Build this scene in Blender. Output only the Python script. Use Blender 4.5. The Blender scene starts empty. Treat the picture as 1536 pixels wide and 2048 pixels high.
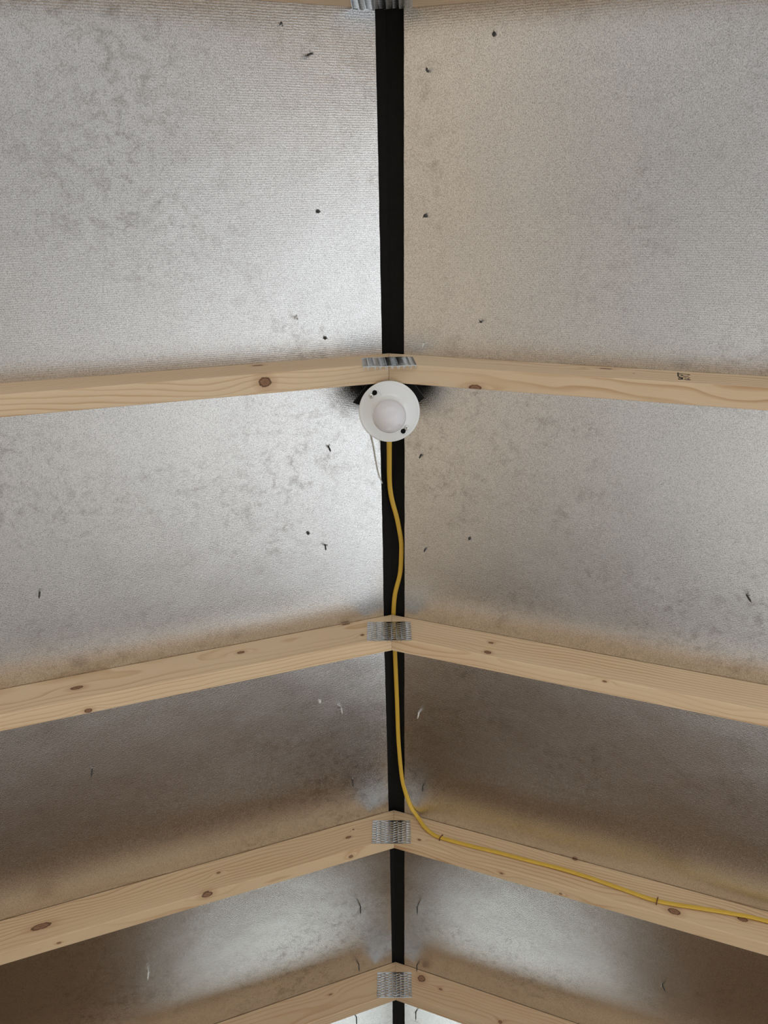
import bpy, bmesh, math, random
from mathutils import Matrix, Vector, noise as mnoise

random.seed(11)
SC = bpy.context.scene
COL = SC.collection

# ------------------------------------------------------------------ camera
cam_d = bpy.data.cameras.new('camera')
cam_d.sensor_fit = 'AUTO'; cam_d.sensor_width = 36.0
cam_d.lens = 1429.2 / 2048.0 * 36.0
cam_d.clip_start = 0.02
cam = bpy.data.objects.new('camera', cam_d); COL.objects.link(cam)
Rv = Vector((0.99988, 0.01372, 0.00726)); Fv = Vector((-0.01224, 0.40978, 0.9121))
Uv = Rv.cross(Fv); Uv.normalize()
cam.matrix_world = Matrix(((Rv.x, Uv.x, -Fv.x, 0), (Rv.y, Uv.y, -Fv.y, 0), (Rv.z, Uv.z, -Fv.z, 0), (0, 0, 0, 1)))
SC.camera = cam

# ------------------------------------------------------------------ sky, exposure
W = bpy.data.worlds.new('overcast_sky'); SC.world = W; W.use_nodes = True
bg = W.node_tree.nodes['Background']
bg.inputs[0].default_value = (0.93, 0.97, 1.0, 1); bg.inputs[1].default_value = 1.0
SC.view_settings.view_transform = 'Standard'
SC.view_settings.look = 'None'
SC.view_settings.gamma = 1.0
SC.view_settings.use_curve_mapping = False
SC.view_settings.exposure = 1.87
SC.cycles.max_bounces = 10
SC.cycles.diffuse_bounces = 6
SC.cycles.glossy_bounces = 6
SC.cycles.sample_clamp_indirect = 6.0

# ------------------------------------------------------------------ scene measures (metres, camera at the origin)
H = 1.46            # ridge line of the roof underside
X0 = -0.00486       # ridge x
S = 0.34831         # roof slope
TH = math.atan(S); CO, SI = math.cos(TH), math.sin(TH)
DEP = 0.09431       # vertical depth of a rafter
THK = 0.038
RY = [-0.31944, 0.30128, 0.92463, 1.55539, 2.19441]     # near faces of the five rafter pairs
SKEW = {(0, -1): -.0063, (0, 1): .0173, (1, -1): -.0076, (1, 1): .0007, (2, -1): -.0059, (2, 1): .0085,
        (3, -1): .0018, (3, 1): .0013, (4, -1): -.0014, (4, 1): .0007}
HW = 1.5            # half width of the shed
FLOOR = -1.55
YB, YF = -2.0, 3.5  # back and front wall
EAVE = H - S * HW

def roof_z(x): return H - S * abs(x - X0)

# ------------------------------------------------------------------ node helpers
class NT:
    def __init__(s, name):
        s.m = bpy.data.materials.new(name); s.m.use_nodes = True
        s.t = s.m.node_tree; s.n = s.t.nodes; s.l = s.t.links
        s.b = s.n['Principled BSDF']
    def node(s, typ, **kw):
        nd = s.n.new(typ)
        for k, v in kw.items(): setattr(nd, k, v)
        return nd
    def put(s, inp, v):
        if isinstance(v, bpy.types.NodeSocket): s.l.new(v, inp)
        elif v is not None: inp.default_value = v
    def math(s, op, a, b=None, c=None, clamp=False):
        nd = s.node('ShaderNodeMath', operation=op, use_clamp=clamp)
        s.put(nd.inputs[0], a); s.put(nd.inputs[1], b)
        if c is not None: s.put(nd.inputs[2], c)
        return nd.outputs[0]
    def vmath(s, op, a, b=None):
        nd = s.node('ShaderNodeVectorMath', operation=op)
        s.put(nd.inputs[0], a)
        if b is not None: s.put(nd.inputs[1], b)
        return nd.outputs['Value'] if op in ('LENGTH', 'DISTANCE', 'DOT_PRODUCT') else nd.outputs[0]
    def mix(s, f, a, b):
        nd = s.node('ShaderNodeMix', data_type='RGBA')
        s.put(nd.inputs[0], f); s.put(nd.inputs[6], a); s.put(nd.inputs[7], b)
        return nd.outputs[2]
    def ramp(s, f, stops):
        nd = s.node('ShaderNodeValToRGB'); s.put(nd.inputs[0], f)
        e = nd.color_ramp.elements
        while len(e) < len(stops): e.new(0.5)
        for i, (p, c) in enumerate(stops):
            e[i].position = p; e[i].color = c if len(c) == 4 else (*c, 1)
        return nd.outputs[0]
    def noise(s, vec, scale, detail=2.0, rough=0.5, dist=0.0):
        nd = s.node('ShaderNodeTexNoise'); s.put(nd.inputs['Vector'], vec)
        nd.inputs['Scale'].default_value = scale; nd.inputs['Detail'].default_value = detail
        nd.inputs['Roughness'].default_value = rough; nd.inputs['Distortion'].default_value = dist
        return nd.outputs[0]
    def scale(s, vec, xyz):
        return s.vmath('MULTIPLY', vec, xyz)
    def obj(s):
        return s.node('ShaderNodeTexCoord').outputs['Object']
    def bump(s, h, dist, strength=1.0, nrm=None):
        nd = s.node('ShaderNodeBump'); s.put(nd.inputs['Height'], h)
        nd.inputs['Distance'].default_value = dist; nd.inputs['Strength'].default_value = strength
        if nrm is not None: s.l.new(nrm, nd.inputs['Normal'])
        return nd.outputs[0]
    def set(s, **kw):
        for k, v in kw.items(): s.put(s.b.inputs[k.replace('_', ' ')], v)
        return s.m

def plain(name, col, rough=0.5, metal=0.0, spec=0.5, coat=0.0):
    t = NT(name)
    o = t.obj()
    f = t.noise(o, 60, 3)
    c = t.mix(t.math('MULTIPLY', f, 0.35), (*col, 1), (*[v * 0.72 for v in col], 1))
    return t.set(Base_Color=c, Roughness=rough, Metallic=metal, Specular_IOR_Level=spec, Coat_Weight=coat)

# ---- embossed foil of the radiant barrier sheathing
def foil_material():
    t = NT('foil_sheathing')
    o = t.obj()
    big = t.noise(o, 9, 4, 0.6)
    dirt = t.ramp(t.noise(o, 42, 6, 0.75, 0.4), [(0.49, (0, 0, 0)), (0.72, (1, 1, 1))])
    patch = t.ramp(t.noise(o, 3.1, 3, 0.6), [(0.42, (0, 0, 0)), (0.68, (1, 1, 1))])
    dm = t.math('MULTIPLY', t.math('MULTIPLY', dirt, patch), 0.66)
    base = t.mix(big, (0.87, 0.87, 0.88, 1), (0.81, 0.81, 0.82, 1))
    # fine speckle of the perforated foil
    sp = t.noise(t.scale(o, (1.2, 0.75, 1.2)), 720, 2, 0.7)
    spk = t.ramp(sp, [(0.36, (0.22, 0.21, 0.20)), (0.56, (1, 1, 1))])
    mul = t.node('ShaderNodeMix', data_type='RGBA', blend_type='MULTIPLY')
    mul.inputs[0].default_value = 0.6
    t.l.new(base, mul.inputs[6]); t.l.new(spk, mul.inputs[7])
    col = t.mix(dm, mul.outputs[2], (0.20, 0.17, 0.14, 1))
    wv = t.node('ShaderNodeTexWave', wave_type='BANDS', bands_direction='Y', wave_profile='SIN')
    t.l.new(o, wv.inputs['Vector'])
    wv.inputs['Scale'].default_value = 84; wv.inputs['Distortion'].default_value = 1.6
    wv.inputs['Detail'].default_value = 1.0; wv.inputs['Detail Scale'].default_value = 0.6
    fine = t.noise(t.scale(o, (1.15, 0.85, 1.15)), 430, 3, 0.7)
    h = t.math('ADD', t.math('MULTIPLY', wv.outputs[1], 0.16), t.math('MULTIPLY', fine, 1.0))
    b1 = t.bump(t.noise(o, 9, 1, 0.4), 0.0016)
    b2 = t.bump(h, 0.00037, 1.0, b1)
    return t.set(Base_Color=col, Metallic=1.0, Roughness=0.19, Normal=b2)

# ---- pine with knots, one material per board
def pine(name, seed, knots, tint=(1, 1, 1)):
    t = NT(name)
    o = t.obj()
    rnd = random.Random(seed)
    off = t.vmath('ADD', o, (rnd.uniform(-9, 9), 0, 0))
    sep = t.node('ShaderNodeSeparateXYZ'); t.l.new(o, sep.inputs[0])
    x, y, z = sep.outputs
    w1 = t.noise(t.scale(off, (2.2, 6, 6)), 1.0, 2)
    w2 = t.noise(t.scale(off, (9, 30, 30)), 1.0, 2)
    py, pz = rnd.uniform(-.05, .09), rnd.uniform(-.16, .03)
    dy = t.math('SUBTRACT', y, py); dz = t.math('SUBTRACT', z, pz)
    r = t.math('SQRT', t.math('ADD', t.math('MULTIPLY', dy, dy), t.math('MULTIPLY', dz, dz)))
    r = t.math('ADD', r, t.math('MULTIPLY', t.math('SUBTRACT', w1, 0.5), 0.055))
    r = t.math('ADD', r, t.math('MULTIPLY', t.math('SUBTRACT', w2, 0.5), 0.006))
    kd = None
    for (kx, ky, kz, ra, rb) in knots:
        v = t.vmath('SUBTRACT', o, (kx, ky, kz))
        v = t.vmath('MULTIPLY', v, (1 / ra, 1 / rb, 1 / rb))
        d = t.vmath('LENGTH', v)
        wide = t.vmath('LENGTH', t.vmath('MULTIPLY', v, (0.5, 1, 1)))
        g = t.math('POWER', 2.718, t.math('MULTIPLY', t.math('MULTIPLY', wide, wide), -0.22))
        r = t.math('ADD', r, t.math('MULTIPLY', g, 0.009))
        kd = d if kd is None else t.math('MINIMUM', kd, d)
    ring = t.math('FRACT', t.math('MULTIPLY', r, 118.0))
    early = t.ramp(ring, [(0.0, (0.06,) * 3), (0.6, (0.20,) * 3), (0.86, (1.0,) * 3), (0.93, (0.9,) * 3), (1.0, (0.1,) * 3)])
    amt = t.ramp(t.noise(t.scale(off, (1.3, 14, 14)), 1.0, 2), [(0.35, (0.16,) * 3), (0.62, (0.95,) * 3)])
    fib = t.noise(t.scale(off, (14, 900, 900)), 1.0, 3, 0.6)
    light = tuple(a * b for a, b in zip((0.76, 0.63, 0.455), tint)) + (1,)
    dark = tuple(a * b for a, b in zip((0.46, 0.265, 0.125), tint)) + (1,)
    pink = tuple(a * b for a, b in zip((0.71, 0.545, 0.38), tint)) + (1,)
    c = t.mix(t.noise(t.scale(off, (3, 22, 22)), 1.0, 2), light, pink)
    c = t.mix(t.math('MULTIPLY', t.math('MULTIPLY', early, amt), 0.85), c, dark)
    c = t.mix(t.math('MULTIPLY', t.math('SUBTRACT', 1.0, fib), 0.34), c, dark)
    if kd is not None:
        n = t.noise(o, 190, 3)
        kk = t.math('ADD', kd, t.math('MULTIPLY', t.math('SUBTRACT', n, 0.5), 0.45))
        halo = t.ramp(t.math('DIVIDE', kk, 3.0), [(0.30, (0.5,) * 3), (0.75, (0,) * 3)])
        c = t.mix(halo, c, (0.42, 0.235, 0.125, 1))
        core = t.ramp(kk, [(0.85, (1,) * 3), (1.0, (0,) * 3)])
        kcol = t.ramp(kk, [(0.0, (0.20, 0.10, 0.055)), (0.55, (0.27, 0.145, 0.08)), (0.85, (0.085, 0.04, 0.02))])
        c = t.mix(core, c, kcol)
    b = t.bump(t.math('ADD', t.math('MULTIPLY', fib, 0.6), t.math('MULTIPLY', early, 0.25)), 0.0004, 0.7)
    return t.set(Base_Color=c, Roughness=0.62, Specular_IOR_Level=0.3, Normal=b)

def osb(name, a, b):
    t = NT(name)
    o = t.obj()
    v = t.node('ShaderNodeTexVoronoi'); t.l.new(o, v.inputs['Vector']); v.inputs['Scale'].default_value = 22
    f = t.math('MULTIPLY', t.math('ADD', t.noise(o, 5, 4), t.noise(v.outputs['Color'], 3, 2)), 0.5)
    c = t.mix(f, (*a, 1), (*b, 1))
    return t.set(Base_Color=c, Roughness=0.75, Specular_IOR_Level=0.2)

def metal_plate():
    t = NT('galvanised_plate')
    o = t.obj()
    v = t.node('ShaderNodeTexVoronoi'); t.l.new(o, v.inputs['Vector']); v.inputs['Scale'].default_value = 130
    c = t.mix(t.noise(v.outputs['Color'], 2.0), (0.62, 0.64, 0.66, 1), (0.42, 0.45, 0.48, 1))
    return t.set(Base_Color=c, Metallic=1.0, Roughness=0.24)

def porcelain():
    t = NT('white_porcelain')
    o = t.obj()
    c = t.mix(t.noise(o, 14, 3), (0.86, 0.88, 0.90, 1), (0.80, 0.82, 0.84, 1))
    return t.set(Base_Color=c, Roughness=0.10, Specular_IOR_Level=0.5, Coat_Weight=0.4, Coat_Roughness=0.05)

def bulb_mat():
    t = NT('frosted_bulb')
    o = t.obj()
    c = t.mix(t.noise(o, 20, 2), (0.76, 0.75, 0.79, 1), (0.72, 0.71, 0.75, 1))
    return t.set(Base_Color=c, Roughness=0.07, Subsurface_Weight=0.5, Subsurface_Radius=(0.02, 0.02, 0.02), Subsurface_Scale=0.1)

def cable_mat():
    t = NT('yellow_cable_jacket')
    o = t.obj()
    c = t.mix(t.noise(t.scale(o, (60, 8, 60)), 1.0, 3), (0.66, 0.42, 0.055, 1), (0.55, 0.34, 0.035, 1))
    return t.set(Base_Color=c, Roughness=0.42, Specular_IOR_Level=0.4)

def black_felt():
    t = NT('black_roof_felt')
    o = t.obj()
    n = t.noise(t.scale(o, (1, 1, 1)), 160, 4)
    c = t.mix(n, (0.006, 0.006, 0.0055, 1), (0.012, 0.011, 0.010, 1))
    return t.set(Base_Color=c, Roughness=0.8, Specular_IOR_Level=0.15, Normal=t.bump(n, 0.001, 0.5))

def pane_material():
    t = NT('dusty_glass')
    tr = t.node('ShaderNodeBsdfTransparent'); tr.inputs[0].default_value = (0.88, 0.89, 0.87, 1)
    gl = t.node('ShaderNodeBsdfGlossy'); gl.inputs['Roughness'].default_value = 0.05
    fr = t.node('ShaderNodeFresnel'); fr.inputs[0].default_value = 1.45
    mx = t.node('ShaderNodeMixShader')
    t.l.new(fr.outputs[0], mx.inputs[0]); t.l.new(tr.outputs[0], mx.inputs[1]); t.l.new(gl.outputs[0], mx.inputs[2])
    t.l.new(mx.outputs[0], t.n['Material Output'].inputs[0])
    return t.m

M_FOIL = foil_material()
M_OSB = osb('osb_edge', (0.62, 0.46, 0.29), (0.44, 0.30, 0.17))
M_WALL = osb('osb_wall', (0.50, 0.38, 0.26), (0.36, 0.26, 0.165))
M_FLOOR = osb('plywood_floor', (0.70, 0.68, 0.65), (0.62, 0.60, 0.57))
M_PLY = osb('pale_plywood_wall', (0.66, 0.555, 0.43), (0.56, 0.45, 0.33))
M_FLOOR_DIM = osb('shade_painted_floor', (0.43, 0.42, 0.41), (0.365, 0.355, 0.345))  # floor around the camera, with the shade there painted into its colour
M_FLOOR_FAR = osb('floor_darkened_far_end', (0.24, 0.155, 0.085), (0.17, 0.105, 0.055))  # dark far strip of floor, added to cut the bounce onto the far rafters
M_FRONT = osb('dark_front_wall', (0.16, 0.095, 0.042), (0.105, 0.06, 0.026))
M_BLACK = black_felt()
M_METAL = metal_plate()
M_PORC = porcelain()
M_BULB = bulb_mat()
M_CABLE = cable_mat()
M_PLASTIC = plain('black_plastic', (0.005, 0.005, 0.005), 0.5, 0, 0.18)
M_HOLE = plain('dark_slot', (0.006, 0.006, 0.006), 0.8, 0, 0.1)
M_SCREW = plain('zinc_screw', (0.85, 0.85, 0.84), 0.35, 0.85)
M_NAIL = plain('dull_steel_nail', (0.075, 0.072, 0.068), 0.45, 0.7)
M_NAILB = plain('bright_steel_nail', (0.88, 0.88, 0.86), 0.35, 0.5)
M_TORN = plain('torn_foil', (0.55, 0.53, 0.50), 0.4, 0.7)
M_RUST = plain('rusty_staple', (0.17, 0.065, 0.03), 0.6, 0.4)
M_WIRE = plain('pale_wire', (0.72, 0.70, 0.65), 0.5)
M_INK = plain('stamp_ink', (0.045, 0.036, 0.028), 0.8, 0, 0.1)
M_PANE = pane_material()
M_GROUND = plain('concrete_yard', (0.45, 0.45, 0.44), 0.9)
M_TRIM = plain('painted_trim', (0.55, 0.52, 0.46), 0.6)

# ------------------------------------------------------------------ mesh helpers
def link(name, bm, mats, parent=None, smooth=False, mw=None):
    me = bpy.data.meshes.new(name); 
    bmesh.ops.recalc_face_normals(bm, faces=bm.faces[:])
    bm.to_mesh(me); bm.free()
    for m in (mats if isinstance(mats, (list, tuple)) else [mats]): me.materials.append(m)
    if smooth:
        for p in me.polygons: p.use_smooth = True
    o = bpy.data.objects.new(name, me); COL.objects.link(o)
    if parent is not None: o.parent = parent
    if mw is not None: o.matrix_basis = mw
    return o

def empty(name, loc=(0, 0, 0), kind=None, parent=None):
    o = bpy.data.objects.new(name, None); COL.objects.link(o); o.location = loc
    o.empty_display_size = 0.05
    if kind: o['kind'] = kind
    if parent is not None: o.parent = parent
    return o

def tag(o, label, cat, group=None):
    o['label'] = label; o['category'] = cat
    if group: o['group'] = group
    return o

def box(bm, lo, hi, mat=0):
    c = [(a + b) / 2 for a, b in zip(lo, hi)]; d = [b - a for a, b in zip(lo, hi)]
    r = bmesh.ops.create_cube(bm, size=1.0, matrix=Matrix.Translation(c) @ Matrix.Diagonal((*d, 1)))
    fs = {f for v in r['verts'] for f in v.link_faces}
    for f in fs: f.material_index = mat
    return r['verts']

def prism(bm, pts, d, mat=0):
    """closed polygon pts (list of Vector) extruded by the vector d"""
    a = [bm.verts.new(p) for p in pts]; b = [bm.verts.new(Vector(p) + Vector(d)) for p in pts]
    fs = [bm.faces.new(a), bm.faces.new(b[::-1])]
    n = len(pts)
    for i in range(n): fs.append(bm.faces.new((a[i], b[i], b[(i + 1) % n], a[(i + 1) % n])))
    for f in fs: f.material_index = mat
    return a + b

def lathe(bm, prof, seg=64, mat=0, mtx=Matrix()):
    rings = []
    for r, z in prof:
        if r < 1e-6: rings.append([bm.verts.new(mtx @ Vector((0, 0, z)))])
        else: rings.append([bm.verts.new(mtx @ Vector((r * math.cos(2 * math.pi * i / seg), r * math.sin(2 * math.pi * i / seg), z))) for i in range(seg)])
    for a, b in zip(rings, rings[1:]):
        for i in range(seg):
            j = (i + 1) % seg
            if len(a) == 1 and len(b) == 1: continue
            if len(a) == 1: f = bm.faces.new((a[0], b[i], b[j]))
            elif len(b) == 1: f = bm.faces.new((a[i], b[0], a[j]))
            else: f = bm.faces.new((a[i], b[i], b[j], a[j]))
            f.material_index = mat

def tube(bm, pts, rad, seg=8, mat=0):
    """round tube along pts, radius per point"""
    pts = [Vector(p) for p in pts]
    if not isinstance(rad, (list, tuple)): rad = [rad] * len(pts)
    prev = None; rings = []
    for i, p in enumerate(pts):
        tdir = (pts[min(i + 1, len(pts) - 1)] - pts[max(i - 1, 0)]).normalized()
        ref = prev if prev is not None else (Vector((1, 0, 0)) if abs(tdir.x) < 0.8 else Vector((0, 1, 0)))
        u = (ref - tdir * ref.dot(tdir)).normalized(); w = tdir.cross(u); prev = u
        rings.append([bm.verts.new(p + (u * math.cos(2 * math.pi * k / seg) + w * math.sin(2 * math.pi * k / seg)) * rad[i]) for k in range(seg)])
    for a, b in zip(rings, rings[1:]):
        for k in range(seg):
            f = bm.faces.new((a[k], a[(k + 1) % seg], b[(k + 1) % seg], b[k])); f.material_index = mat
    bm.faces.new(rings[0][::-1]).material_index = mat; bm.faces.new(rings[-1]).material_index = mat

def spline(pts, n=8):
    """Catmull-Rom through points (any dimension)"""
    P = [Vector(p) for p in pts]; out = []
    for i in range(len(P) - 1):
        p0, p1, p2, p3 = P[max(i - 1, 0)], P[i], P[i + 1], P[min(i + 2, len(P) - 1)]
        for k in range(n):
            t = k / n
            out.append(0.5 * ((2 * p1) + (p2 - p0) * t + (2 * p0 - 5 * p1 + 4 * p2 - p3) * t * t + (3 * p1 - p0 - 3 * p2 + p3) * t ** 3))
    out.append(P[-1]); return out

# ================================================================== the setting
# ---- floor, yard, walls
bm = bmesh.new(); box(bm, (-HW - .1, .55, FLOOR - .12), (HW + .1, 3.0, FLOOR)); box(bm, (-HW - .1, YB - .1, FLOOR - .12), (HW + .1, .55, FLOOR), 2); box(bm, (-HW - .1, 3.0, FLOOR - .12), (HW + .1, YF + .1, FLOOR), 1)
link('floor', bm, [M_FLOOR, M_FLOOR_FAR, M_FLOOR_DIM])['kind'] = 'structure'
bm = bmesh.new(); box(bm, (-14, -14, FLOOR - .5), (14, 14, FLOOR - .2))
link('ground', bm, M_GROUND)['kind'] = 'structure'

T = 0.1
DOOR_Y = (-0.40, 2.70); DOOR_Z = 0.80
bm = bmesh.new()
box(bm, (HW, YB, FLOOR), (HW + T, DOOR_Y[0], EAVE)); box(bm, (HW, DOOR_Y[1], FLOOR), (HW + T, YF, EAVE), 1)
box(bm, (HW, DOOR_Y[0], DOOR_Z), (HW + T, DOOR_Y[1], EAVE))
link('wall_right', bm, [M_WALL, M_FRONT])['kind'] = 'structure'  # beyond the door the colour is darkened to dim and warm the light
bm = bmesh.new(); box(bm, (-HW - T, YB, FLOOR), (-HW, 2.5, EAVE)); box(bm, (-HW - T, 2.5, FLOOR), (-HW, YF, EAVE), 1)
link('wall_left', bm, [M_PLY, M_FRONT])['kind'] = 'structure'  # far end coloured dark too, standing in for dimmer, warmer light

def gable(name, y0, y1, ox, oz, mat):
    """gable wall with one opening ox=(x0,x1), oz=(z0,z1)"""
    b = bmesh.new()
    for sg in (-1, 1):
        xa = ox[1] if sg > 0 else ox[0]
        prism(b, [Vector((xa, y0, FLOOR)), Vector((sg * HW, y0, FLOOR)), Vector((sg * HW, y0, roof_z(sg * HW))), Vector((xa, y0, roof_z(xa)))], (0, y1 - y0, 0))
    prism(b, [Vector((ox[0], y0, oz[1])), Vector((ox[1], y0, oz[1])), Vector((ox[1], y0, roof_z(ox[1]))), Vector((X0, y0, H)), Vector((ox[0], y0, roof_z(ox[0])))], (0, y1 - y0, 0))
    if oz[0] > FLOOR + .01: box(b, (ox[0], y0, FLOOR), (ox[1], y1, oz[0]))
    o = link(name, b, mat); o['kind'] = 'structure'
    return o
WIN_X, WIN_Z = (-0.48, 0.48), (0.20, 1.20)
BACK_X, BACK_Z = (-1.42, 1.42), (FLOOR, 0.85)
gable('wall_front', YF, YF + T, WIN_X, WIN_Z, M_FRONT)
gable('wall_back', YB - T, YB, BACK_X, BACK_Z, M_WALL)

def frame_box(name, axis, a, z, pos, w=0.05, d=0.13, sill=True):
    b = bmesh.new()
    def bx(a0, a1, z0, z1):
        if axis == 'x': box(b, (a0, pos - d / 2, z0), (a1, pos + d / 2, z1))
        else: box(b, (pos - d / 2, a0, z0), (pos + d / 2, a1, z1))
    bx(a[0], a[0] + w, z[0], z[1]); bx(a[1] - w, a[1], z[0], z[1]); bx(a[0] + w, a[1] - w, z[1] - w, z[1])
    if sill: bx(a[0] + w, a[1] - w, z[0], z[0] + w)
    o = link(name, b, M_TRIM); o['kind'] = 'structure'; return o
frame_box('window_1', 'x', WIN_X, WIN_Z, YF + T / 2, 0.04, 0.11)
bm = bmesh.new(); box(bm, (WIN_X[0] + .03, YF + T / 2 - .003, WIN_Z[0] + .03), (WIN_X[1] - .03, YF + T / 2 + .003, WIN_Z[1] - .03))
po = link('window_pane', bm, M_PANE, bpy.data.objects['window_1'])
frame_box('door_1', 'y', DOOR_Y, (FLOOR, DOOR_Z), HW + T / 2, 0.05, 0.11, sill=False)
frame_box('added_back_opening', 'x', BACK_X, BACK_Z, YB - T / 2, 0.05, 0.11, sill=False)  # unseen opening behind the camera, added to light the rafters' near faces

# ---- ceiling: foil faced sheathing panels, black felt over the gap at the ridge, nail points
ceiling = empty('ceiling', (0, 0, H), 'structure')
SHEET = 0.011
LEFT_EDGE = [(-2.1, -.0225), (-0.2765, -.0220), (-.068, -.0206), (.1031, -.0197), (.320, -.0187)]
LEFT_EDGE2 = [(.322, -.0248), (.5069, -.0250), (.7482, -.0234), (.9151, -.0241), (1.0371, -.0236), (1.255, -.0213), (1.5419, -.0194),
              (1.7348, -.0174), (2.1938, -.0158), (2.4558, -.0163), (2.76, -.0165)]
RIGHT_EDGE = [(-2.1, .0270), (-.2818, .0270), (.2933, .0259), (.506, .0266), (.943, .0259)]
RIGHT_EDGE2 = [(.945, .0257), (1.0495, .0253), (1.5093, .0244), (1.7381, .0240), (2.1735, .0226), (2.446, .0232), (2.76, .0232)]

def panel(edge, side):
    """one sheathing panel between the ridge edge polyline and the eave"""
    def up(x, y): return Vector((x, y, roof_z(x)))
    n = Vector((side * SI, 0, CO)) * SHEET
    # denser edge with a slightly ragged saw cut
    e = []
    for (y0, x0), (y1, x1) in zip(edge, edge[1:]):
        k = max(1, int((y1 - y0) / 0.02))
        for i in range(k):
            t = i / k; y = y0 + (y1 - y0) * t
            e.append((y, x0 + (x1 - x0) * t + random.uniform(-.0003, .0003)))
    e.append(edge[-1])
    bm = bmesh.new()
    xe = side * (HW + 0.12)
    rows = []
    for y, x in e:
        a = up(x, y); b = up(xe, y)
        rows.append([bm.verts.new(a), bm.verts.new(b), bm.verts.new(b + n), bm.verts.new(a + n)])
    for r0, r1 in zip(rows, rows[1:]):
        for i, m in ((0, 0), (1, 1), (2, 1), (3, 1)):
            f = bm.faces.new((r0[i], r0[(i + 1) % 4], r1[(i + 1) % 4], r1[i])); f.material_index = m
    for r in (rows[0], rows[-1]):
        bm.faces.new(r).material_index = 1
    return link('sheathing_panel', bm, [M_FOIL, M_OSB], ceiling, mw=Matrix.Translation((0, 0, -H)))

pl1 = panel(LEFT_EDGE, -1); pl2 = panel(LEFT_EDGE2, -1)
pl3 = panel([(2.763, -.0180), (YF + .1, -.0180)], -1)
pr1 = panel(RIGHT_EDGE, 1); pr2 = panel(RIGHT_EDGE2, 1)
pr3 = panel([(2.763, .0235), (YF + .1, .0235)], 1)

bm = bmesh.new()
prof = []
for x in (-.16, X0, .16): prof.append(Vector((x, YB - .1, roof_z(x) + SHEET * 1.07 + .0005)))
top = [p + Vector((0, 0, .004)) for p in prof[::-1]]
prism(bm, prof + top, (0, YF - YB + .2, 0))
link('ridge_felt', bm, M_BLACK, ceiling, mw=Matrix.Translation((0, 0, -H)))
bm = bmesh.new()
for sg in (-1, 1):
    n0 = Vector((0, 0, SHEET / CO + .006))
    prism(bm, [Vector((X0, YB - .1, H)) + n0, Vector((sg * (HW + .14), YB - .1, roof_z(sg * (HW + .14)))) + n0,
               Vector((sg * (HW + .14), YB - .1, roof_z(sg * (HW + .14)) + .01)) + n0, Vector((X0, YB - .1, H + .01)) + n0], (0, YF - YB + .2, 0))
link('roof_covering', bm, M_BLACK, ceiling, mw=Matrix.Translation((0, 0, -H)))

def nail(px, py, length, tilt, torn, bright, parent, side, ring=False):
    rnd = random.Random(int((px * 977 + py * 131) * 100))
    root = Vector((px, py, roof_z(px)))
    d = Vector((tilt[0], tilt[1], -1)).normalized()
    bm = bmesh.new()
    r = 0.0018
    a = root - d * 0.004
    if not ring:
        tube(bm, [a, root + d * (length * .68), root + d * (length * .72), root + d * length], [r, r, r * .95, r * .12], 7, 0)
    else:                                             # a hole with a blunt shank just showing
        tube(bm, [a, root + d * length * .5, root + d * length * .62], [r * 1.7, r * 1.7, r * 0.9], 10, 0)
    # foil and strands pushed out round the shank
    for k in range(torn):
        an = rnd.uniform(0, 6.28); u = Vector((math.cos(an), math.sin(an), 0)); w = Vector((-u.y, u.x, 0))
        b0 = root + u * .0022; ln = rnd.uniform(.002, .0055)
        tip = root + u * (.0022 + ln * rnd.uniform(.5, 1.0)) + Vector((0, 0, -ln * rnd.uniform(.5, 1.2)))
        tip.z = min(tip.z, roof_z(tip.x) - .001)
        p1, p2 = b0 + w * .0013, b0 - w * .0013
        p1.z = roof_z(p1.x) - .0002; p2.z = roof_z(p2.x) - .0002
        v = [bm.verts.new(p) for p in (p1, p2, tip, p1 + Vector((0, 0, .0006)), p2 + Vector((0, 0, .0006)), tip + Vector((0, 0, .0005)))]
        for q in ((0, 1, 2), (5, 4, 3), (0, 3, 4, 1), (1, 4, 5, 2), (2, 5, 3, 0)):
            bm.faces.new([v[i] for i in q]).material_index = 1
    o = link('nail_point', bm, [M_NAILB if bright else M_NAIL, M_TORN], parent)
    return o

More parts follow.
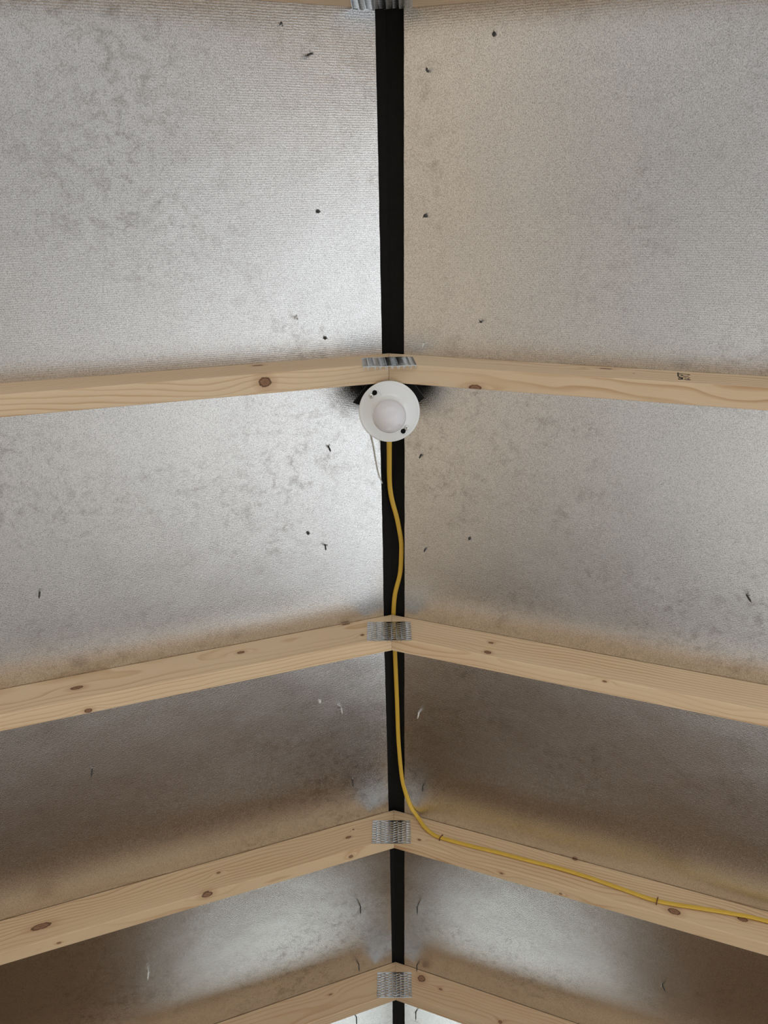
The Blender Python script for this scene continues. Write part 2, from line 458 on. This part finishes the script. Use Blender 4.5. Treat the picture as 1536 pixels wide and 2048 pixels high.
NAILS = [  # x, y, length, tilt, torn flaps, bright, ring
    (-.131, -.213, .022, (-.25, .30), 4, 0, 0), (-.175, -.254, .010, (0, .1), 1, 0, 0), (-.131, .032, .010, (.1, .1), 2, 0, 1),
    (-.180, .218, .018, (-.15, .05), 5, 1, 0), (-.129, .261, .008, (0, 0), 3, 0, 1), (-.133, .484, .022, (.30, .28), 4, 0, 0),
    (-.150, .712, .022, (.15, .12), 4, 0, 0), (-.184, .676, .008, (0, 0), 1, 0, 1), (-.699, .714, .022, (.35, .1), 3, 0, 0),
    (-.132, 1.168, .022, (.15, 0), 4, 1, 0), (-.182, 1.133, .008, (0, 0), 2, 1, 1), (-.681, 1.177, .024, (.25, .1), 2, 0, 0),
    (-.112, 1.410, .024, (.1, .05), 1, 0, 0), (-.105, 1.896, .027, (.05, 0), 1, 0, 0), (-.117, 2.147, .024, (.1, 0), 0, 0, 0),
    (-.663, 1.893, .022, (.2, -.1), 4, 1, 0), (-.131, 2.399, .024, (.05, .1), 0, 0, 0),
    (.174, -.233, .008, (0, 0), 6, 0, 1), (.067, -.187, .018, (-.15, -.2), 2, 0, 0), (.065, .043, .012, (.1, 0), 3, 0, 1),
    (.171, .231, .014, (.1, -.1), 3, 0, 0), (.065, .279, .016, (-.25, .15), 2, 1, 0), (.061, .513, .016, (-.25, .2), 3, 0, 0),
    (.072, .736, .014, (-.2, .1), 2, 0, 0), (.693, .733, .026, (-.1, .05), 6, 0, 0), (.061, 1.201, .022, (-.2, .1), 1, 1, 0),
    (.073, 1.442, .020, (-.1, 0), 2, 0, 0), (.061, 1.912, .027, (-.05, 0), 1, 0, 0), (.061, 2.177, .022, (-.05, 0), 0, 0, 0),
    (.059, 2.409, .026, (-.05, .05), 1, 0, 0), (.700, 1.922, .018, (.1, 0), 2, 0, 0), (.167, .694, .005, (0, 0), 1, 0, 1)]
for (nx, ny, ln, ti, to, br, ri) in NAILS:
    if nx < 0: par = pl1 if ny < .321 else pl2
    else: par = pr1 if ny < .944 else pr2
    nail(nx, ny, ln, ti, to, br, par, 1 if nx > 0 else -1, ri)

# ================================================================== rafter pairs
def local(i, sg, x, z):
    """world point on the near face -> board coordinates (along, across)"""
    ax = abs(x - X0); return ax * CO + (H - z) * SI, ax * SI - (H - z) * CO

KN = {  # (pair, side): [(x, z or None, 'F' face / 'U' underside, value, ra, rb)]
    (1, -1): [('U', -.231, .016, .0125, .0100), ('F', -.254, 1.352, .011, .0050)],
    (1, 1): [('U', .155, .035, .013, .0060), ('F', .391, 1.300, .012, .0040), ('F', .43, 1.262, .002, .0016)],
    (2, -1): [('F', -.337, 1.307, .0085, .0050), ('F', -.651, 1.185, .013, .0060), ('U', -.62, .031, .008, .0055),
              ('F', -.072, 1.3735, .0045, .0040), ('F', -.112, 1.418, .011, .0030)],
    (2, 1): [('F', .205, 1.306, .0085, .0060), ('F', .217, 1.342, .006, .0035), ('U', .436, .006, .0045, .0025)],
    (3, -1): [('U', -.462, .006, .0140, .0085), ('F', -.831, 1.121, .024, .0085), ('F', -.446, 1.263, .005, .0030),
              ('F', -.125, 1.369, .008, .0038), ('F', -.113, 1.394, .0028, .0022), ('U', -.117, .021, .006, .0055), ('U', -.782, .021, .005, .003)],
    (3, 1): [('F', .653, 1.154, .0150, .0085), ('F', .454, 1.2995, .0065, .0045), ('F', .061, 1.360, .0050, .0030),
             ('U', .265, .017, .0045, .0035), ('U', .404, .029, .004, .003), ('F', .804, 1.134, .012, .0060)],
    (4, 1): [('F', .074, 1.407, .0125, .0105), ('F', .296, 1.282, .006, .0050), ('F', .13, 1.375, .006, .003)],
    (4, -1): [('F', -.20, 1.36, .006, .0025)],
}

def rafter(i, sg, parent):
    L = (HW + .1) / CO
    h = DEP * CO
    knots = []
    for k in KN.get((i, sg), []):
        if k[0] == 'F':
            a, b = local(i, sg, k[1], k[2]); y = 0.0
        else:
            a, _ = local(i, sg, k[1], roof_z(k[1]) - DEP); b = -h; y = k[2]
        knots.append((a, y * sg, b, k[3], k[4]))
    tint = [(1, 1, 1), (1.03, 1.03, 1.02), (1.05, 1.03, .98), (.93, .88, .80), (.84, .775, .70)][i]   # boards differ in tone; the far pairs' dimmer, warmer light is painted in
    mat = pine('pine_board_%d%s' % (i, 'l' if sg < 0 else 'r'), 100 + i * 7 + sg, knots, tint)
    bm = bmesh.new()
    pts = [(0, 0), (L, 0), (L, -h), (DEP * SI, -h)]
    y0, y1 = (0, THK) if sg > 0 else (-THK, 0)
    prism(bm, [Vector((a, y0, b)) for a, b in pts], (0, y1 - y0, 0))
    es = [e for e in bm.edges if abs(e.verts[0].co.x - e.verts[1].co.x) > 0.5]
    bmesh.ops.bevel(bm, geom=es, offset=0.0022, segments=3, affect='EDGES', profile=0.5)
    # long cuts so that the board can bow a little
    o = link('rafter', bm, mat, parent)
    e = Vector((sg * CO, 0, -SI)); n = Vector((sg * SI, 0, CO)); yv = Vector((0, sg, 0))
    rot = Matrix(((e.x, yv.x, n.x, 0), (e.y, yv.y, n.y, 0), (e.z, yv.z, n.z, 0), (0, 0, 0, 1)))
    skew = Matrix.Rotation(math.atan(SKEW[(i, sg)]) * sg, 4, 'Z')
    o.matrix_basis = Matrix.Translation((sg * .00025, 0, -.0004)) @ skew @ rot
    return o

def plate(cx, zc, w, hgt, y, ang, parent, far=False, centre=(0, 0, 0)):
    """galvanised toothed connector plate lying on the face of a rafter pair"""
    nx, nz = 9, 9
    tk = 0.0012
    bm = bmesh.new()
    px, pz = w / nx, (hgt - .006) / nz
    def vt(x, z, d=0.0):
        return Vector((x, -d, z))
    holes = []
    outer = {}
    def V(x, z, d=0.0):
        k = (round(x, 6), round(z, 6), round(d, 6))
        if k not in outer: outer[k] = bm.verts.new(vt(x, z, d))
        return outer[k]
    z_lo = -hgt / 2
    for ix in range(nx):
        st = .003 if ix % 2 else .0
        xa = -w / 2 + ix * px; xb = xa + px
        for iz in range(nz):
            za = z_lo + .0015 + st + iz * pz; zb = za + pz
            hx0, hx1 = xa + px * .12, xb - px * .12
            hz0, hz1 = za + pz * .30, zb - pz * .32
            sk = pz * .22 * (1 if (ix % 2) else -1)
            A = [V(xa, za), V(xb, za), V(xb, zb), V(xa, zb)]
            lip = .0006
            B = [bm.verts.new(vt(hx0, hz0 - sk * .5, lip)), bm.verts.new(vt(hx1, hz0 + sk * .5, -.0002)),
                 bm.verts.new(vt(hx1, hz1 + sk * .5, lip)), bm.verts.new(vt(hx0, hz1 - sk * .5, -.0002))]
            for q in range(4):
                bm.faces.new((A[q], A[(q + 1) % 4], B[(q + 1) % 4], B[q]))
            holes.append(((hx0 + hx1) / 2, (hz0 + hz1) / 2, hx0, hx1))
        zl = z_lo + .0015 + st
        bm.faces.new((bm.verts.new(vt(xa, z_lo)), bm.verts.new(vt(xb, z_lo)), V(xb, zl), V(xa, zl)))
        zt = zl + nz * pz
        bm.faces.new((V(xa, zt), V(xb, zt), bm.verts.new(vt(xb, hgt / 2)), bm.verts.new(vt(xa, hgt / 2))))
    bmesh.ops.remove_doubles(bm, verts=bm.verts[:], dist=1e-6)
    mw = Matrix.Translation(Vector((cx, y, zc)) - Vector(centre)) @ Matrix.Rotation(ang, 4, 'Y')
    if far: mw = mw @ Matrix.Rotation(math.pi, 4, 'Z')
    o = link('connector_plate', bm, M_METAL, parent, mw=mw)
    md = o.modifiers.new('gauge', 'SOLIDIFY'); md.thickness = tk; md.offset = -1
    # bake the thickness
    dg = bpy.context.evaluated_depsgraph_get(); me = bpy.data.meshes.new_from_object(o.evaluated_get(dg))
    o.modifiers.clear(); old = o.data; o.data = me; bpy.data.meshes.remove(old)
    me.name = 'connector_plate'
    # teeth that miss the timber below the V of the joint
    bt = bmesh.new(); any_t = False
    for hx, hz, h0, h1 in holes:
        wx, wz = cx + hx, zc + hz
        if wz < roof_z(wx) - DEP - .0015:
            for xx in (h0, h1):
                ln = .0085
                v = [Vector((xx - .0009, 0, hz - .0008)), Vector((xx + .0009, 0, hz - .0008)), Vector((xx + .0009, 0, hz + .0008)), Vector((xx - .0009, 0, hz + .0008))]
                q = [bt.verts.new(p) for p in v]; tp = bt.verts.new(Vector((xx, ln, hz)))
                bt.faces.new(q)
                for k in range(4): bt.faces.new((q[k], q[(k + 1) % 4], tp))
                any_t = True
    if any_t:
        to = link('plate_teeth', bt, M_METAL, o); to['kind'] = 'stuff'
    else: bt.free()
    return o

PAIR_LABEL = [
    'pine rafter pair at the very top edge, only a sliver showing above',
    'pine rafter pair directly above the round white lamp, with a grade stamp',
    'pine rafter pair crossed behind by the yellow cable, next beyond the lamp',
    'pine rafter pair with the yellow cable stapled along its right board',
    'farthest pine rafter pair at the bottom edge, red knot beside its plate']
#             cx, zc, w, h, tilt
PLATES = [(-.010, 1.4245, .100, .076, 0.0), (-.0056, 1.3765, .1015, .078, -.070), (-.0110, 1.3880, .1005, .0755, -.012),
          (-.0117, 1.3850, .1015, .0745, .004), (-.0086, 1.3877, .1045, .0755, .0)]
pairs = []
for i in range(5):
    c = (X0, RY[i], H)
    root = empty('rafter_pair', c); pairs.append(root)
    tag(root, PAIR_LABEL[i], 'rafter', 'pine rafter pairs under the roof')
    rl = rafter(i, -1, root); rr = rafter(i, 1, root)
    cx, zc, w, hh, an = PLATES[i]
    if i == 0:
        plate(-.0100, 1.4125, .1005, .075, RY[i] + THK + .0001, 0.0, root, True, c)
    else:
        plate(cx, zc, w, hh, RY[i] - .0001, an, root, False, c)
        plate(X0, 1.404, .1015, .066, RY[i] + THK + .0001, 0.0, root, True, c)
    if i == 1:
        # lumber grade stamp: small ink strokes on the right board
        b = bmesh.new()
        def stroke(a0, b0, a1, b1, wd=.0011):
            # a along the board, b down the face, measured from the stamp's top left corner
            ox, oz = local(1, 1, .5075, 1.2635)
            p0 = Vector((ox + a0, -.0003, oz - b0)); p1 = Vector((ox + a1, -.0003, oz - b1))
            d = (p1 - p0).normalized(); nn = Vector((-d.z, 0, d.x)) * wd
            q = [p0 - nn, p1 - nn, p1 + nn, p0 + nn]
            prism(b, q, (0, .0004, 0))
        for s in [(.001, .0, .001, .030, .0012), (.001, .004, .0195, .012, .0013), (.0175, .010, .0195, .014, .0022),
                  (.001, .014, .009, .016, .0012), (.0055, .021, .0095, .022, .0018), (.009, .023, .018, .025, .0015),
                  (.002, .031, .0045, .040, .0010), (.0045, .031, .002, .040, .0010), (.001, .045, .0048, .052, .0010), (.001, .052, .0048, .045, .0010),
                  (.006, .034, .006, .050, .0009), (.0078, .034, .0078, .050, .0009), (.0068, .041, .0085, .041, .0010),
                  (.0095, .033, .014, .034, .0010), (.016, .040, .0195, .034, .0013), (.010, .049, .0165, .051, .0016), (.0165, .046, .0198, .052, .0018),
                  (.011, .041, .0148, .041, .0010)]:
            stroke(*s)
        link('grade_stamp', b, M_INK, rr)

# ================================================================== lamp holder with bulb
TILT = math.radians(9)
LC = Vector((-.0048, .3898, 1.3415))
lamp = empty('lamp_holder', LC)
tag(lamp, 'round white porcelain lamp holder with frosted bulb under the ridge, beside the second rafter pair', 'lamp')
LM = Matrix.Rotation(-TILT, 4, 'X') @ Matrix.Rotation(math.pi, 4, 'X')   # local +z points down to the viewer
def put(o): o.matrix_basis = LM; return o
bm = bmesh.new()
lathe(bm, [(0, -.010), (.048, -.010), (.050, -.005), (.0570, -.0042), (.0588, -.0028), (.0592, -.0008), (.0584, .0008), (.0568, .0014), (.0545, .0013),
           (.052, .0012), (.049, .0018), (.036, .0032), (.032, .0050), (.0290, .0082), (.0265, .0115), (.0255, .0145), (.0245, .0155), (.0235, .0150), (.0230, .0120), (.0225, .006), (0, .006)], 96)
put(link('porcelain_base', bm, M_PORC, lamp, True))
bm = bmesh.new()
prof = [(0, .006), (.0125, .006), (.0135, .0085), (.0128, .012), (.0140, .016), (.0150, .020), (.0158, .026), (.0200, .036), (.0250, .046), (.0288, .056)]
cz, br = .0655, .0312
for k in range(0, 19):
    a = math.radians(-14 + k * (104 / 18)); prof.append((br * math.cos(a) if k < 18 else 0, cz + br * math.sin(a) * .98))
lathe(bm, prof, 64)
put(link('bulb', bm, M_BULB, lamp, True))
def disc_h(r):       # height of the porcelain face at radius r
    return .0018 + max(0, (.049 - r)) * .108
# local axes: x stays, local y points away from the camera's up ... (rotated by pi about x: y -> -y)
for (sx, sy, hx, hy, nm) in ((-.0345, -.0305, -.0277, -.0370, 0), (.0335, .0315, .0266, .0380, 1)):
    r0 = math.hypot(sx, sy); zz = disc_h(r0)
    bm = bmesh.new()
    # keyhole: round hole joined to a narrow slot
    pts = []
    ang = math.atan2(-(sy - hy), sx - hx)
    R1, R2 = .0048, .0022
    L = math.hypot(sx - hx, sy - hy)
    for k in range(17):
        a = math.radians(35 + k * 290 / 16); pts.append((R1 * math.cos(a), R1 * math.sin(a)))
    for k in range(9):
        a = math.radians(-80 + k * 160 / 8); pts.append((L + R2 * math.cos(a), R2 * math.sin(a)))
    ca, sa = math.cos(ang), math.sin(ang)
    prism(bm, [Vector((hx + p[0] * ca - p[1] * sa, -hy + p[0] * sa + p[1] * ca, zz - .003)) for p in pts], (0, 0, .0041))
    put(link('keyhole_slot', bm, M_HOLE, lamp))
    bm = bmesh.new()
    lathe(bm, [(0, 0), (.0045, 0), (.0047, .0008), (.0040, .0019), (.0022, .0026), (0, .0028)], 24, 0, Matrix.Translation((sx, -sy, zz + .0009)))
    sc = put(link('screw', bm, M_SCREW, lamp, True))
    bm = bmesh.new()
    q = Matrix.Translation((sx, -sy, zz + .0034)) @ Matrix.Rotation(.6 + nm, 4, 'Z')
    for an in (0, math.pi / 2):
        vs = box(bm, (-.0022, -.00035, -.0006), (.0022, .00035, .0003))
        bmesh.ops.transform(bm, matrix=q @ Matrix.Rotation(an, 4, 'Z'), verts=vs)
    link('screw_slot', bm, M_HOLE, sc)
# raised boss beside the upper keyhole and small moulded marks
bm = bmesh.new()
pts = []
for k in range(15):
    a = math.radians(-60 + k * 150 / 14)
    pts.append(Vector((-.0270 + .0125 * math.cos(a), .0290 + .0125 * math.sin(a), disc_h(math.hypot(-.027 + .0125 * math.cos(a), .029 + .0125 * math.sin(a))) + .0004)))
tube(bm, pts, .0006, 6)
put(link('moulded_ridge', bm, M_PORC, lamp, True)); bm = bmesh.new()
pts = [Vector((-.0265, .0200, disc_h(.033) + .0003)), Vector((-.0300, .0160, disc_h(.034) + .0003)), Vector((-.0318, .0110, disc_h(.0337) + .0003))]
tube(bm, pts, .0007, 6)
put(link('moulded_ridge', bm, M_PORC, lamp, True)); bm = bmesh.new()
pts = [Vector((.0315, -.0115, disc_h(.0335) + .0003)), Vector((.0312, -.0170, disc_h(.0355) + .0003))]
tube(bm, pts, .0011, 6)
put(link('moulded_ridge', bm, M_PORC, lamp, True))
# black plastic ceiling box behind the porcelain, with two slanted ears
bm = bmesh.new()
def poly(pts, z0, z1): prism(bm, [Vector((x - LC.x, y - LC.y, z0 - LC.z)) for x, y in pts], (0, 0, z1 - z0))
oc = [(-.0048 + .047 * math.cos(math.radians(22.5 + 45 * k)), .3905 + .047 * math.sin(math.radians(22.5 + 45 * k))) for k in range(8)]
poly(oc, 1.3575, 1.406)
link('junction_box', bm, M_PLASTIC, lamp)
bm = bmesh.new()
poly([(-.0475, .3475), (-.030, .3475), (-.030, .405), (-.0635, .3880), (-.0765, .3830)], 1.383, 1.396)
link('box_ear', bm, M_PLASTIC, lamp)
bm = bmesh.new()
poly([(.0455, .3475), (.0485, .352), (.0645, .3745), (.0545, .3835), (.030, .402), (.030, .3475)], 1.383, 1.396)
poly([(.0575, .3725), (.0590, .3715), (.0622, .3760), (.0607, .3772)], 1.3815, 1.384)
link('box_ear', bm, M_PLASTIC, lamp)

# ================================================================== yellow cable
ridge_pts = [(-.0052, .4365, 1.401), (-.0056, .458, 1.412), (-.0062, .500, 1.437), (-.0065, .580, 1.4605), (-.0025, .6222, 1.4630), (.0100, .6754, 1.4622), (.0185, .7305, 1.4612), (.0186, .7691, 1.4612),
             (.0155, .8157, 1.4620), (.0034, .8719, 1.4640), (-.0006, .9282, 1.4655), (.0005, .962, 1.4657), (.0022, 1.0357, 1.4640), (.0062, 1.1798, 1.4615),
             (.0093, 1.3089, 1.4595), (.0172, 1.4262, 1.4535), (.0285, 1.4848, 1.4465), (.0421, 1.5250, 1.4395)]
yf = RY[3] - .0035
face_pts = [(.0585, yf - .007, 1.4265), (.0779, yf - .002, 1.3940), (.0982, yf, 1.3745), (.1185, yf, 1.3628), (.1920, yf, 1.3373), (.2665, yf, 1.3145), (.3389, yf, 1.2905),
            (.4098, yf, 1.2680), (.4776, yf, 1.2415), (.5426, yf, 1.2122), (.6213, yf, 1.1780), (.7146, yf, 1.1586), (.7903, yf, 1.1435), (.8584, yf, 1.1250), (1.05, yf, 1.058), (1.35, yf, .955)]
P = spline(ridge_pts + face_pts, 6)
n_r = len(ridge_pts)
bm = bmesh.new()
HWD, HTK = .0054, .0026
rings = []
for i, p in enumerate(P):
    t = (P[min(i + 1, len(P) - 1)] - P[max(i - 1, 0)]).normalized()
    f = min(1.0, max(0.0, (i / 6 - (n_r - 3)) / 3.5))
    nrm = Vector((0, 0, -1)).lerp(Vector((0, -1, 0)), f * f * (3 - 2 * f))
    nrm = (nrm - t * nrm.dot(t)).normalized(); w = t.cross(nrm)
    ring = []
    for k in range(14):
        a = 2 * math.pi * k / 14
        cx_, sx_ = math.cos(a), math.sin(a)
        # flat oval section
        ring.append(bm.verts.new(p + w * (HWD * math.copysign(abs(cx_) ** .7, cx_)) + nrm * (HTK * math.copysign(abs(sx_) ** .8, sx_))))
    rings.append(ring)
for a, b in zip(rings, rings[1:]):
    for k in range(14): bm.faces.new((a[k], a[(k + 1) % 14], b[(k + 1) % 14], b[k]))
bm.faces.new(rings[0][::-1]); bm.faces.new(rings[-1])
tag(link('yellow_cable', bm, M_CABLE, None, True), 'flat yellow electrical cable running from the lamp along the ridge gap and down a rafter', 'cable')

def staple(x, z, ang, label):
    """rust brown wire staple straddling the cable on the rafter face"""
    o_y = RY[3]
    up = Vector((math.sin(ang), 0, math.cos(ang)))
    c = Vector((x, 0, z))
    bm = bmesh.new()
    hw = .0078
    pts = [(-hw, .006), (-hw, -.0055), (-hw + .0012, -.0078), (hw - .0012, -.0078), (hw, -.0055), (hw, .006)]
    tube(bm, [up * a + Vector((0, b, 0)) for a, b in pts], .0013, 6)
    o = link('cable_staple', bm, M_RUST); o.location = (x, o_y, z)
    tag(o, label, 'staple', 'staples holding the yellow cable')
staple(.1185, 1.3632, .62, 'small rusty staple over the yellow cable close to the ridge plate')
staple(.6213, 1.1785, .50, 'small rusty staple over the yellow cable beside a dark knot, far from the ridge')

# thin pale wire from the lamp holder to the ridge gap
bm = bmesh.new()
tube(bm, spline([(-.0452, .4420, 1.4150), (-.0448, .4530, 1.4350), (-.0436, .4700, 1.4425), (-.0387, .4990, 1.4455), (-.0350, .5276, 1.4470), (-.0311, .5511, 1.4485), (-.0271, .5691, 1.4500), (-.0225, .5850, 1.4560)], 5), .0012, 8)
tag(link('thin_wire', bm, M_WIRE, None, True), 'thin pale wire running from the white lamp holder to the ridge gap', 'wire')
